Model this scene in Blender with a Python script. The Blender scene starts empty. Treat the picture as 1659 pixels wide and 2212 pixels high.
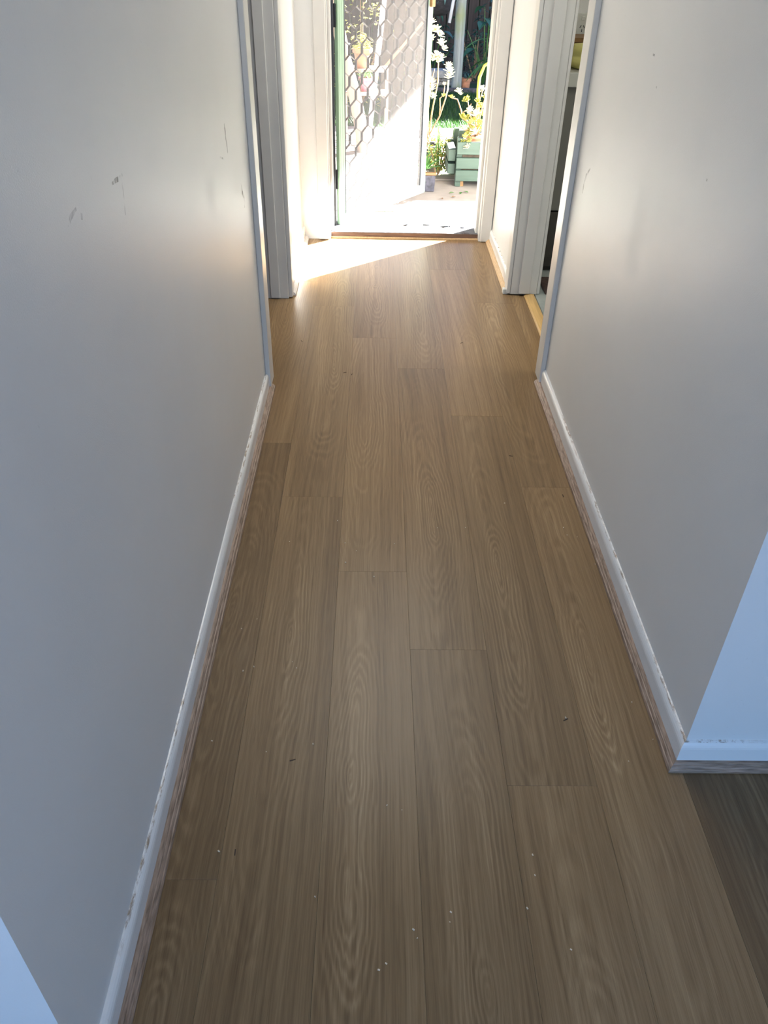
import bpy, bmesh, math, random
from mathutils import Vector, Matrix
random.seed(7)
S = bpy.context.scene
C = S.collection

# ------------------------------------------------------------------ camera
cam_d = bpy.data.cameras.new('camera')
cam = bpy.data.objects.new('camera', cam_d); C.objects.link(cam)
cam_d.sensor_fit = 'HORIZONTAL'; cam_d.sensor_width = 36.0
cam_d.lens = 36.0 * 1704.0 / 1659.0
cam_d.clip_start = 0.02; cam_d.clip_end = 200
_R = ((0.99980258, -0.00590483, 0.01897183), (0.01176898, -0.5933176, -0.80488243), (0.01600902, 0.80494681, -0.59313097))
cam.matrix_world = Matrix(((_R[0][0], -_R[1][0], -_R[2][0], 0.0),
                           (_R[0][1], -_R[1][1], -_R[2][1], 0.0),
                           (_R[0][2], -_R[1][2], -_R[2][2], 1.3683),
                           (0, 0, 0, 1)))
S.camera = cam

# ------------------------------------------------------------------ sky, sun, exposure
SUN = Vector((0.75, 0.66, 0.56)).normalized()
world = bpy.data.worlds.new('sky'); S.world = world; world.use_nodes = True
wt = world.node_tree; wt.nodes.clear()
sky = wt.nodes.new('ShaderNodeTexSky'); sky.sky_type = 'NISHITA'; sky.sun_disc = False
sky.sun_elevation = math.asin(SUN.z); sky.sun_rotation = math.atan2(SUN.x, SUN.y)
sky.air_density = 1.0; sky.dust_density = 0.2; sky.ozone_density = 5.0
bg = wt.nodes.new('ShaderNodeBackground'); bg.inputs['Strength'].default_value = 0.30
wo = wt.nodes.new('ShaderNodeOutputWorld')
wt.links.new(sky.outputs[0], bg.inputs[0]); wt.links.new(bg.outputs[0], wo.inputs[0])
sun_d = bpy.data.lights.new('sun', 'SUN'); sun_d.energy = 80.0; sun_d.angle = 0.0093; sun_d.color = (1.0, 0.97, 0.93)
sun = bpy.data.objects.new('sun', sun_d); C.objects.link(sun)
sun.rotation_euler = (-SUN).to_track_quat('-Z', 'Y').to_euler(); sun.location = (6, 9, 8)
# daylight of the open sky entering by the glazed sliding door behind the viewpoint
wl = bpy.data.lights.new('window_daylight', 'AREA'); wl.shape = 'RECTANGLE'; wl.size = 3.45; wl.size_y = 2.0
wl.energy = 22.0; wl.color = (0.17, 0.43, 1.0)
wlo = bpy.data.objects.new('window_daylight', wl); C.objects.link(wlo); wlo.location = (0.075, -1.69, 1.08); wlo.rotation_euler = (math.radians(90), 0, 0)
S.view_settings.view_transform = 'Standard'; S.view_settings.look = 'None'
S.view_settings.exposure = 0.52; S.view_settings.gamma = 1.0; S.view_settings.use_curve_mapping = False
S.cycles.max_bounces = 14; S.cycles.diffuse_bounces = 8; S.cycles.transparent_max_bounces = 24
S.cycles.sample_clamp_indirect = 12.0


# ------------------------------------------------------------------ node helpers
class NT:
    def __init__(s, name):
        s.m = bpy.data.materials.new(name); s.m.use_nodes = True
        s.t = s.m.node_tree; s.t.nodes.clear()
        s.out = s.t.nodes.new('ShaderNodeOutputMaterial')
        s.b = s.t.nodes.new('ShaderNodeBsdfPrincipled'); s.t.links.new(s.b.outputs[0], s.out.inputs[0])
        s.tc = s.t.nodes.new('ShaderNodeTexCoord')

    def put(s, sock, v):
        if isinstance(v, bpy.types.NodeSocket): s.t.links.new(v, sock)
        elif v is not None: sock.default_value = v

    def math(s, op, a, b=None, c=None, clamp=False):
        n = s.t.nodes.new('ShaderNodeMath'); n.operation = op; n.use_clamp = clamp
        s.put(n.inputs[0], a); s.put(n.inputs[1], b)
        if c is not None: s.put(n.inputs[2], c)
        return n.outputs[0]

    def sep(s, v):
        n = s.t.nodes.new('ShaderNodeSeparateXYZ'); s.put(n.inputs[0], v); return n.outputs

    def comb(s, x, y, z):
        n = s.t.nodes.new('ShaderNodeCombineXYZ')
        for i, q in enumerate((x, y, z)): s.put(n.inputs[i], q)
        return n.outputs[0]

    def noise(s, vec, scale=1.0, detail=2.0, rough=0.5):
        n = s.t.nodes.new('ShaderNodeTexNoise'); s.put(n.inputs['Vector'], vec)
        n.inputs['Scale'].default_value = scale; n.inputs['Detail'].default_value = detail
        n.inputs['Roughness'].default_value = rough
        return n.outputs[0]

    def mapping(s, vec, scale):
        n = s.t.nodes.new('ShaderNodeMapping'); s.put(n.inputs[0], vec); n.inputs['Scale'].default_value = scale
        return n.outputs[0]

    def ramp(s, f, stops):
        n = s.t.nodes.new('ShaderNodeValToRGB'); s.put(n.inputs[0], f)
        e = n.color_ramp.elements
        while len(e) < len(stops): e.new(0.5)
        for q, (p, c) in zip(e, stops):
            q.position = p; q.color = (c, c, c, 1) if isinstance(c, (int, float)) else (*c, 1)
        return n.outputs[0]

    def mix(s, f, a, b, mode='MIX'):
        n = s.t.nodes.new('ShaderNodeMix'); n.data_type = 'RGBA'; n.blend_type = mode
        s.put(n.inputs[0], f)
        for i, q in ((6, a), (7, b)):
            if isinstance(q, tuple): q = (*q, 1)
            s.put(n.inputs[i], q)
        return n.outputs[2]

    def attr(s, name):
        n = s.t.nodes.new('ShaderNodeAttribute'); n.attribute_type = 'OBJECT'; n.attribute_name = name
        return n.outputs['Fac']

    def bump(s, h, strength=0.1, dist=0.001):
        n = s.t.nodes.new('ShaderNodeBump'); n.inputs['Strength'].default_value = strength
        n.inputs['Distance'].default_value = dist
        s.put(n.inputs['Height'], h); s.t.links.new(n.outputs[0], s.b.inputs['Normal'])

    def set(s, **k):
        for a, v in k.items():
            a = {'color': 'Base Color', 'rough': 'Roughness', 'spec': 'Specular IOR Level', 'metal': 'Metallic',
                 'alpha': 'Alpha', 'emit': 'Emission Color', 'estr': 'Emission Strength', 'trans': 'Transmission Weight'}[a]
            if isinstance(v, tuple): v = (*v, 1)
            s.put(s.b.inputs[a], v)
        return s


def plain(name, col, rough=0.5, vary=0.12, scale=30.0, spec=0.5, metal=0.0, bump=0.0, bscale=None, aniso=(1, 1, 1)):
    n = NT(name)
    v = n.mapping(n.tc.outputs['Object'], aniso)
    f = n.noise(v, scale, 4.0)
    d = tuple(c * (1 - vary) for c in col); l = tuple(min(1, c * (1 + vary)) for c in col)
    n.set(color=n.ramp(f, [(0.3, d), (0.7, l)]), rough=rough, spec=spec, metal=metal)
    if bump: n.bump(n.noise(v, bscale or scale * 3, 3.0), bump, 0.002)
    return n.m


# ------------------------------------------------------------------ materials
def mat_plank():
    n = NT('oak_plank')
    x, y, _ = n.sep(n.tc.outputs['Object'])
    seed = n.attr('seed'); ky = n.attr('knot_y'); kx = n.attr('knot_x'); tint = n.attr('tint')
    sd = n.math('MULTIPLY', seed, 13.7)
    def nz(sx, sy, det=2.0, off=0.0, rough=0.5):
        return n.noise(n.comb(n.math('MULTIPLY', x, sx), n.math('MULTIPLY', y, sy), n.math('ADD', sd, off)), 1.0, det, rough)
    w = n.math('MULTIPLY', n.math('SUBTRACT', nz(5, 1.5, 2, 1.0), 0.5), 0.075)
    X = n.math('ADD', n.math('SUBTRACT', x, kx), w)
    H = n.math('ADD', n.math('MULTIPLY', n.math('SUBTRACT', y, ky), 0.085), n.math('MULTIPLY', n.math('SUBTRACT', nz(0.5, 2.4, 2, 5.0), 0.5), 0.075))
    r = n.math('SQRT', n.math('ADD', n.math('MULTIPLY', X, X), n.math('MULTIPLY', H, H)))
    jag = n.math('MULTIPLY', n.math('SUBTRACT', nz(260, 14, 2, 9.0), 0.5), 0.005)
    jag = n.math('ADD', jag, n.math('MULTIPLY', n.math('SUBTRACT', nz(38, 7, 3, 15.0), 0.5), 0.012))
    r = n.math('ADD', r, jag)
    rf = n.math('POWER', r, 0.75)
    phase = n.math('MULTIPLY', rf, 2 * math.pi * 74)
    ring = n.math('MULTIPLY_ADD', n.math('SINE', phase), 0.5, 0.5)
    ring = n.math('POWER', ring, 1.6)
    near = n.ramp(r, [(0.032, 1.0), (0.09, 0.22)])
    env = n.ramp(nz(16, 1.6, 3, 21.0), [(0.34, 0.05), (0.60, 1.0)])
    ring = n.math('MULTIPLY', ring, n.math('MULTIPLY', env, near))
    fib = nz(620, 10, 3, 31.0, 0.6)
    pore = n.ramp(nz(900, 16, 2, 37.0), [(0.28, 1.0), (0.42, 0.0)])
    xw = n.math('ADD', x, n.math('MULTIPLY', r, 0.35))
    streak = n.noise(n.comb(n.math('MULTIPLY', xw, 110.0), n.math('MULTIPLY', y, 1.1), n.math('ADD', sd, 41.0)), 1.0, 4.0, 0.65)
    broad = nz(18, 0.8, 2, 47.0)
    t = n.math('MULTIPLY_ADD', ring, 0.29, n.math('MULTIPLY_ADD', n.math('SUBTRACT', streak, 0.5), 0.85, 0.34))
    t = n.math('ADD', t, n.math('MULTIPLY', n.math('SUBTRACT', fib, 0.5), 0.50))
    t = n.math('ADD', t, n.math('MULTIPLY', n.math('SUBTRACT', broad, 0.5), 0.45))
    t = n.math('SUBTRACT', t, n.math('MULTIPLY', pore, 0.10), clamp=True)
    col = n.ramp(t, [(0.0, (0.130, 0.076, 0.034)), (0.35, (0.232, 0.147, 0.070)), (0.65, (0.322, 0.214, 0.109)), (1.0, (0.47, 0.340, 0.195))])
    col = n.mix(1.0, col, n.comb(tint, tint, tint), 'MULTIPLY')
    rr = n.math('MULTIPLY_ADD', fib, 0.10, 0.26)
    n.set(color=col, rough=rr, spec=0.27)
    n.bump(n.math('ADD', fib, n.math('MULTIPLY', pore, -0.5)), 0.10, 0.0008)
    return n.m


def mat_wall(name, col, rough=0.40):
    n = NT(name)
    o = n.tc.outputs['Object']
    f = n.noise(o, 2.2, 4.0)
    patch = n.ramp(n.noise(o, 5.5, 3.0), [(0.55, 0.0), (0.70, 1.0)])
    c = n.ramp(f, [(0.3, tuple(q * 0.965 for q in col)), (0.7, tuple(q * 1.02 for q in col))])
    speck = n.ramp(n.noise(o, 120.0, 2.0), [(0.24, 1.0), (0.27, 0.0)])
    c = n.mix(n.math('MULTIPLY', speck, 0.10), c, (0.30, 0.29, 0.26))
    r = n.math('MULTIPLY_ADD', patch, 0.05, rough)
    n.set(color=c, rough=r, spec=0.5)
    n.bump(n.noise(o, 420.0, 3.0), 0.22, 0.0010)
    return n.m


def mat_skirt():
    n = NT('skirting_enamel')
    o = n.tc.outputs['Object']
    _, _, z = n.sep(o)
    top = n.math('GREATER_THAN', z, 0.0668)
    g = n.ramp(n.noise(n.mapping(o, (90, 28, 200)), 1.0, 5.0, 0.7), [(0.48, 0.0), (0.62, 0.85)])
    g2 = n.ramp(n.noise(o, 3.0, 2.0), [(0.40, 0.0), (0.55, 1.0)])
    f = n.math('MULTIPLY', n.math('MULTIPLY', g, g2), top)
    spot = n.ramp(n.noise(o, 230.0, 3.0), [(0.26, 1.0), (0.30, 0.0)])
    c = n.mix(f, (0.76, 0.76, 0.74), (0.24, 0.16, 0.09))
    c = n.mix(n.math('MULTIPLY', spot, 0.5), c, (0.45, 0.38, 0.28))
    n.set(color=c, rough=0.20, spec=0.55)
    n.bump(n.noise(o, 60.0, 3.0), 0.12, 0.0012)
    return n.m


def mat_beadwood(name, lo, hi, fr=(260.0, 26.0)):
    n = NT(name)
    o = n.tc.outputs['Object']
    x, y, z = n.sep(o)
    s = n.noise(n.comb(n.math('MULTIPLY', x, fr[0]), n.math('MULTIPLY', y, fr[1]), n.math('MULTIPLY', z, 260.0)), 1.0, 3.0)
    n.set(color=n.ramp(s, [(0.32, lo), (0.68, hi)]), rough=0.42)
    return n.m


def mat_sill():
    n = NT('worn_sill_paint')
    o = n.tc.outputs['Object']
    f = n.noise(o, 24.0, 5.0, 0.65)
    g = n.noise(o, 90.0, 3.0)
    c = n.ramp(f, [(0.36, (0.05, 0.03, 0.02)), (0.43, (0.07, 0.06, 0.055)), (0.50, (0.10, 0.105, 0.12)), (0.75, (0.14, 0.147, 0.16))])
    c = n.mix(n.ramp(g, [(0.62, 0.0), (0.68, 0.7)]), c, (0.25, 0.25, 0.25))
    n.set(color=c, rough=0.7)
    n.bump(f, 0.5, 0.004)
    return n.m


def mat_log():
    n = NT('weathered_log')
    o = n.tc.outputs['Object']
    st = n.noise(n.mapping(o, (60, 60, 2.2)), 1.0, 4.0, 0.6)
    mo = n.ramp(n.noise(n.mapping(o, (5, 5, 3)), 1.0, 4.0), [(0.45, 0.0), (0.6, 1.0)])
    c = n.ramp(st, [(0.3, (0.20, 0.22, 0.22)), (0.7, (0.42, 0.45, 0.45))])
    c = n.mix(n.math('MULTIPLY', mo, 0.7), c, (0.26, 0.31, 0.14))
    n.set(color=c, rough=0.85)
    n.bump(st, 0.5, 0.006)
    return n.m


def mat_leaf(name, lo, hi, rough=0.4, trans=0.3):
    n = NT(name)
    oi = n.t.nodes.new('ShaderNodeNewGeometry')
    c = n.ramp(oi.outputs['Random Per Island'], [(0.0, lo), (1.0, hi)])
    n.set(color=c, rough=rough)
    tr = n.t.nodes.new('ShaderNodeBsdfTranslucent'); n.put(tr.inputs[0], c)
    mx = n.t.nodes.new('ShaderNodeMixShader'); mx.inputs[0].default_value = trans
    n.t.links.new(n.b.outputs[0], mx.inputs[1]); n.t.links.new(tr.outputs[0], mx.inputs[2])
    n.t.links.new(mx.outputs[0], n.out.inputs[0])
    return n.m


def mat_flyscreen():
    n = NT('fly_wire')
    n.set(color=(0.44, 0.43, 0.42), rough=0.5)
    tr = n.t.nodes.new('ShaderNodeBsdfTransparent')
    mx = n.t.nodes.new('ShaderNodeMixShader'); mx.inputs[0].default_value = 0.20
    n.t.links.new(tr.outputs[0], mx.inputs[1]); n.t.links.new(n.b.outputs[0], mx.inputs[2])
    n.t.links.new(mx.outputs[0], n.out.inputs[0])
    return n.m


def mat_glass():
    n = NT('window_glass')
    n.set(color=(1, 1, 1), rough=0.02, metal=1.0)
    tr = n.t.nodes.new('ShaderNodeBsdfTransparent')
    mx = n.t.nodes.new('ShaderNodeMixShader'); mx.inputs[0].default_value = 0.06
    n.t.links.new(tr.outputs[0], mx.inputs[1]); n.t.links.new(n.b.outputs[0], mx.inputs[2])
    n.t.links.new(mx.outputs[0], n.out.inputs[0])
    return n.m


def mat_scuff(op):
    n = NT('scuff_grey')
    f = n.ramp(n.noise(n.mapping(n.tc.outputs['Object'], (90, 90, 30)), 1.0, 4.0), [(0.40, 0.0), (0.62, op)])
    n.set(color=(0.22, 0.21, 0.20), rough=0.5)
    tr = n.t.nodes.new('ShaderNodeBsdfTransparent')
    mx = n.t.nodes.new('ShaderNodeMixShader'); n.put(mx.inputs[0], f)
    n.t.links.new(tr.outputs[0], mx.inputs[1]); n.t.links.new(n.b.outputs[0], mx.inputs[2])
    n.t.links.new(mx.outputs[0], n.out.inputs[0])
    return n.m


def mat_fill_light():
    n = NT('lamp_diffuser'); n.set(color=(0.9, 0.9, 0.85), emit=(1.0, 0.97, 0.90), estr=30.0); return n.m  # glow for the added, unseen fill lights


M = {
    'plank': mat_plank(),
    'wall': mat_wall('wall_paint', (0.72, 0.72, 0.70)),
    'wall_room': mat_wall('room_paint', (0.56, 0.58, 0.50), 0.5),
    'ceiling': mat_wall('ceiling_paint', (0.75, 0.75, 0.73), 0.8),
    'trim': plain('trim_enamel', (0.64, 0.63, 0.595), 0.30, 0.03, 6.0, bump=0.05, bscale=80),
    'skirt': mat_skirt(),
    'bead': mat_beadwood('beading_wood', (0.17, 0.11, 0.072), (0.40, 0.285, 0.21)),
    'bead_x': mat_beadwood('beading_wood_across', (0.17, 0.11, 0.072), (0.40, 0.285, 0.21), (26.0, 260.0)),
    'bead_white': mat_beadwood('beading_pale', (0.60, 0.54, 0.50), (0.72, 0.68, 0.65)),
    'bead_pine': mat_beadwood('beading_pine', (0.50, 0.33, 0.16), (0.66, 0.46, 0.26)),
    'pine': plain('pine_strip', (0.58, 0.38, 0.15), 0.45, 0.18, 1.0, aniso=(120, 5, 60)),
    'sill': mat_sill(),
    'sill_dark': plain('sill_timber', (0.14, 0.08, 0.055), 0.55, 0.35, 40.0, aniso=(0.3, 3, 3)),
    'subfloor': plain('subfloor', (0.3, 0.28, 0.25), 0.8),
    'green': plain('green_powdercoat', (0.26, 0.40, 0.27), 0.35, 0.05, 20.0),
    'dark_metal': plain('dark_rubber', (0.03, 0.035, 0.04), 0.4, 0.1, 20.0),
    'grille': plain('bronze_grille', (0.022, 0.020, 0.024), 0.5, 0.12, 40.0),
    'fly': mat_flyscreen(),
    'glass': mat_glass(),
    'concrete': plain('patio_concrete', (0.34, 0.31, 0.28), 0.85, 0.10, 9.0, bump=0.2, bscale=120),
    'soil': plain('soil', (0.10, 0.075, 0.055), 0.95, 0.4, 30.0, bump=0.6),
    'grass': mat_leaf('grass_blade', (0.02, 0.07, 0.018), (0.06, 0.15, 0.03), 0.5, 0.35),
    'turf': plain('turf_base', (0.02, 0.055, 0.02), 0.95, 0.4, 60.0),
    'leaf': mat_leaf('mid_green_leaf', (0.05, 0.16, 0.05), (0.16, 0.34, 0.08)),
    'leaf_dark': mat_leaf('dark_glossy_leaf', (0.018, 0.07, 0.045), (0.06, 0.18, 0.10), 0.25, 0.15),
    'leaf_blue': mat_leaf('blue_green_leaf', (0.03, 0.09, 0.09), (0.12, 0.24, 0.22), 0.3, 0.15),
    'leaf_yellow': mat_leaf('yellow_green_leaf', (0.34, 0.36, 0.06), (0.60, 0.56, 0.16)),
    'leaf_pale': mat_leaf('pale_cream_leaf', (0.66, 0.64, 0.42), (0.85, 0.83, 0.66)),
    'leaf_dry': mat_leaf('dry_leaf', (0.20, 0.10, 0.05), (0.42, 0.27, 0.13), 0.7),
    'stem': plain('fleshy_stem', (0.36, 0.23, 0.13), 0.6, 0.3, 60.0),
    'terracotta': plain('terracotta', (0.52, 0.24, 0.14), 0.8, 0.15, 25.0, bump=0.15),
    'pink': plain('pink_glaze', (0.70, 0.20, 0.27), 0.3, 0.08, 20.0),
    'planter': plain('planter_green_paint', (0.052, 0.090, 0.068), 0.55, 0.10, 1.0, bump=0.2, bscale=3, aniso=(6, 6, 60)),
    'slate': plain('slate_pot', (0.055, 0.055, 0.075), 0.6, 0.5, 35.0, bump=0.9, bscale=70),
    'log': mat_log(),
    'stone': plain('pale_stone', (0.42, 0.42, 0.41), 0.9, 0.2, 30.0, bump=0.7),
    'brick_pale': plain('pale_brick', (0.40, 0.38, 0.36), 0.9, 0.25, 30.0, bump=0.5),
    'fence': plain('dark_paling', (0.055, 0.042, 0.038), 0.85, 0.4, 1.0, aniso=(40, 40, 2.5)),
    'gate': plain('grey_brown_board', (0.07, 0.058, 0.052), 0.8, 0.25, 1.0, aniso=(50, 50, 2.5)),
    'basket': plain('coir_basket', (0.02, 0.02, 0.026), 0.9, 0.5, 1.0, bump=0.8, bscale=4, aniso=(14, 14, 90)),
    'pipe': plain('grey_pipe', (0.50, 0.53, 0.60), 0.45, 0.1, 20.0),
    'tan': plain('tan_timber', (0.42, 0.31, 0.24), 0.7, 0.15, 1.0, aniso=(40, 40, 4)),
    'white_paint': plain('white_post_paint', (0.68, 0.68, 0.76), 0.5, 0.05, 10.0),
    'blue_paint': plain('pale_blue_paint', (0.30, 0.42, 0.50), 0.5, 0.1, 10.0),
    'cabinet': plain('grey_laminate', (0.17, 0.165, 0.145), 0.35, 0.06, 8.0),
    'cab_dark': plain('dark_kick', (0.045, 0.04, 0.032), 0.5, 0.2, 20.0),
    'bench': plain('pale_benchtop', (0.52, 0.52, 0.47), 0.3, 0.03, 40.0),
    'tile': plain('grey_tile', (0.36, 0.40, 0.38), 0.35, 0.12, 14.0),
    'grout': plain('grout', (0.30, 0.30, 0.28), 0.9, 0.1, 40.0),
    'yellow': plain('yellow_cloth', (0.62, 0.58, 0.20), 0.7, 0.06, 8.0, bump=0.2, bscale=400),
    'brown_wood': plain('brown_timber', (0.24, 0.13, 0.05), 0.5, 0.2, 1.0, aniso=(3, 60, 60)),
    'plastic_white': plain('white_plastic', (0.60, 0.61, 0.57), 0.35, 0.02, 5.0),
    'mat': plain('dark_mat', (0.07, 0.045, 0.035), 0.8, 0.4, 60.0),
    'scuff': mat_scuff(0.55), 'scuff_faint': mat_scuff(0.30),
    'crumb': plain('sawdust_crumb', (0.72, 0.62, 0.46), 0.8, 0.1, 50.0),
    'crumb_dark': plain('dark_splinter', (0.06, 0.035, 0.02), 0.8, 0.2, 50.0),
    'lamp': mat_fill_light(),
    'hedge': plain('hedge_green', (0.04, 0.09, 0.03), 0.9, 0.5, 8.0),
}


# ------------------------------------------------------------------ object helpers
def link(name, me, parent=None):
    o = bpy.data.objects.new(name, me); C.objects.link(o)
    if parent is not None: o.parent = parent
    return o


def obj(name, bm, mat, parent=None, smooth=False):
    me = bpy.data.meshes.new(name)
    bmesh.ops.recalc_face_normals(bm, faces=bm.faces[:])
    bm.to_mesh(me); bm.free()
    if mat: me.materials.append(M[mat])
    if smooth:
        for p in me.polygons: p.use_smooth = True
    return link(name, me, parent)


def tag(o, label, cat, group=None, kind=None):
    o['label'] = label; o['category'] = cat
    if group: o['group'] = group
    if kind: o['kind'] = kind
    return o


def empty(name, loc=(0, 0, 0), rz=0.0):
    o = bpy.data.objects.new(name, None); C.objects.link(o); o.location = loc; o.rotation_euler = (0, 0, rz)
    o.empty_display_size = 0.05
    return o


def box(bm, x0, x1, y0, y1, z0, z1, bev=0.0, seg=1):
    vs = [bm.verts.new((x, y, z)) for x in (x0, x1) for y in (y0, y1) for z in (z0, z1)]
    fs = [bm.faces.new([vs[i] for i in q]) for q in ((0, 1, 3, 2), (4, 6, 7, 5), (0, 4, 5, 1), (2, 3, 7, 6), (0, 2, 6, 4), (1, 5, 7, 3))]
    if bev:
        es = {e for f in fs for e in f.edges}
        bmesh.ops.bevel(bm, geom=list(es), offset=bev, segments=seg, affect='EDGES', profile=0.5)
    return bm


def B(name, x0, x1, y0, y1, z0, z1, mat, parent=None, bev=0.0, seg=1):
    return obj(name, box(bmesh.new(), x0, x1, y0, y1, z0, z1, bev, seg), mat, parent)


def sweep(bm, prof, path, side, only=None):
    """profile points (offset, z) swept along a floor polyline with mitred corners; side=+1 offsets to the left of travel"""
    n = len(path); rows = []
    for i, p in enumerate(path):
        p = Vector(p)
        d0 = (p - Vector(path[i - 1])).normalized() if i else None
        d1 = (Vector(path[i + 1]) - p).normalized() if i < n - 1 else None
        def nor(d): return Vector((-d.y, d.x)) * side
        if d0 is None: m = nor(d1)
        elif d1 is None: m = nor(d0)
        else:
            a, b = nor(d0), nor(d1); m = (a + b).normalized(); m /= m.dot(a)
        rows.append([bm.verts.new((p.x + m.x * o, p.y + m.y * o, z)) for o, z in prof])
    k = len(prof)
    if only is not None:
        for i, r in enumerate(rows):
            if i not in (only, only + 1):
                for v in r: bm.verts.remove(v)
        rows = rows[only:only + 2]; n = 2
    for i in range(n - 1):
        for j in range(k):
            bm.faces.new((rows[i][j], rows[i][(j + 1) % k], rows[i + 1][(j + 1) % k], rows[i + 1][j]))
    bm.faces.new(rows[0]); bm.faces.new(rows[-1][::-1])
    return bm


def tube(bm, pts, radii, seg=8, cap=True):
    pts = [Vector(p) for p in pts]; rows = []
    if not isinstance(radii, (list, tuple)): radii = [radii] * len(pts)
    ref = Vector((0.13, 0.91, 0.37)).normalized()
    for i, p in enumerate(pts):
        d = (pts[min(i + 1, len(pts) - 1)] - pts[max(i - 1, 0)]).normalized()
        u = d.cross(ref).normalized(); v = d.cross(u)
        rows.append([bm.verts.new(p + (u * math.cos(a) + v * math.sin(a)) * radii[i]) for a in [2 * math.pi * k / seg for k in range(seg)]])
    for i in range(len(pts) - 1):
        for j in range(seg):
            bm.faces.new((rows[i][j], rows[i][(j + 1) % seg], rows[i + 1][(j + 1) % seg], rows[i + 1][j]))
    if cap: bm.faces.new(rows[0][::-1]); bm.faces.new(rows[-1])
    return bm


def lathe(bm, prof, c=(0, 0, 0), seg=20):
    rows = []
    for r, z in prof:
        rows.append([bm.verts.new((c[0] + r * math.cos(2 * math.pi * k / seg), c[1] + r * math.sin(2 * math.pi * k / seg), c[2] + z)) for k in range(seg)])
    for i in range(len(prof) - 1):
        for j in range(seg):
            bm.faces.new((rows[i][j], rows[i][(j + 1) % seg], rows[i + 1][(j + 1) % seg], rows[i + 1][j]))
    bm.faces.new(rows[0][::-1]); bm.faces.new(rows[-1])
    return bm


def leaf(bm, base, direction, length, width, droop=0.25, up=Vector((0, 0, 1)), thick=0.0, n=4, tip=0.0):
    """a folded, curved leaf blade"""
    d = Vector(direction).normalized()
    s = d.cross(up)
    if s.length < 1e-3: s = Vector((1, 0, 0))
    s.normalize(); nrm = s.cross(d).normalized()
    rows = []
    for i in range(n + 1):
        t = i / n
        c = Vector(base) + d * length * t - Vector((0, 0, 1)) * droop * length * t * t
        w = width * 0.5 * max(math.sin(math.pi * (t ** 0.75)) if i not in (0, n) else (0.12 if i == 0 else tip), 0.03)
        rows.append((bm.verts.new(c - s * w + nrm * w * 0.35), bm.verts.new(c - nrm * thick), bm.verts.new(c + s * w + nrm * w * 0.35)))
    for a, b in zip(rows, rows[1:]):
        bm.faces.new((a[0], a[1], b[1], b[0])); bm.faces.new((a[1], a[2], b[2], b[1]))
    if thick:
        for a, b in zip(rows, rows[1:]): bm.faces.new((a[2], a[0], b[0], b[2]))


def rnd(a, b): return random.uniform(a, b)


def rdir(zlo=-0.2, zhi=1.0):
    a = rnd(0, 2 * math.pi); z = rnd(zlo, zhi)
    return Vector((math.cos(a), math.sin(a), z)).normalized()


# ================================================================== THE HOUSE
XL, XR = -0.39, 0.64            # hall wall planes
YL, YR = 0.423, 1.003           # where the hall walls turn away beside the camera
YF = 4.38                       # inner face of the front wall
HC = 2.4                        # ceiling

# ---- floor: a base with every plank laid on it
floor = B('floor', -2.5, 2.7, -1.7, 4.40, -0.05, -0.0085, 'subfloor')
tag(floor, 'oak-look plank floor running along the hallway to the front door', 'floor', kind='structure')
PW, PL, G = 0.1815, 1.49, 0.00012
col_joint = {-2: 2.235, -1: 3.42, 0: 1.59, 1: 2.80, 2: 2.432, 3: 1.995, 4: 2.9}
knots = {(1, 0): (-0.018, 1.79), (1, -1): (0.01, 0.55), (1, 1): (0.02, 3.4), (2, 0): (-0.021, 1.53), (2, 1): (0.03, 2.62), (2, -1): (0.01, 0.25),
         (0, 1): (-0.035, 2.50), (0, 0): (-0.035, 0.95), (0, 2): (0.0, 3.75), (-1, 0): (0.02, 2.95), (-1, -1): (-0.012, 1.36), (-2, 0): (0.018, 1.37),
         (3, 0): (-0.03, 1.2), (3, 1): (-0.02, 2.9)}   # figure of the grain: plank column, plank -> local x, y along the hall
tints = {(2, 1): 1.14, (2, 0): 0.94, (2, -1): 1.08, (-2, 0): 0.82, (-2, 1): 1.02, (-2, -1): 0.86, (1, 0): 0.96, (1, 1): 1.02, (3, 0): 1.06, (3, 1): 0.98, (0, 0): 1.04, (0, 1): 1.06, (-1, 0): 1.0, (-1, -1): 0.97}
for k in range(-13, 11):
    x0 = 0.277 + (k - 2) * PW
    j = col_joint.get(k, random.Random(k * 7 + 1).uniform(0, 1.49))
    ylo, yhi = -1.68, 4.398
    if k >= 5 or k <= -4: yhi = 1.0 if k >= 5 else 0.42
    if k == 4: yhi = 4.398
    if k >= 4:
        segs = [(-1.68, 1.0)] + ([(2.70, 3.60)] if k == 4 else [])
    elif k <= -3:
        segs = [(-1.68, 0.42)] + ([(2.63, 3.56)] if k in (-3, -4) else [])
    else:
        segs = [(ylo, yhi)]
    for lo, hi in segs:
        y = j - PL * math.ceil((j - lo) / PL)
        q = 0
        while y < hi - 0.002:
            a, b = max(y, lo), min(y + PL, hi)
            idx = int(round((y - (j - PL * 3)) / PL)) - 2
            if b - a > 0.01:
                xa, xb = x0 + G, x0 + PW - G
                if k == 4 and lo > 2: xb = 0.705
                L = b - a; W = xb - xa
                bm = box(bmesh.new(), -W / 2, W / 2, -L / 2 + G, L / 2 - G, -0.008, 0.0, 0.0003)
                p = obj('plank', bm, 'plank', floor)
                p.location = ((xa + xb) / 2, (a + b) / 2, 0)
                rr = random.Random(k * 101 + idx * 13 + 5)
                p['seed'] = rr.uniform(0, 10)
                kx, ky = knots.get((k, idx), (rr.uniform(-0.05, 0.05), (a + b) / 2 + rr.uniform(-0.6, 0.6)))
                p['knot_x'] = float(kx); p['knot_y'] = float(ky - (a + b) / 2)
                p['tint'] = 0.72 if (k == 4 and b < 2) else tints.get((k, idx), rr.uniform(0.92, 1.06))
            y += PL
            q += 1


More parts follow.
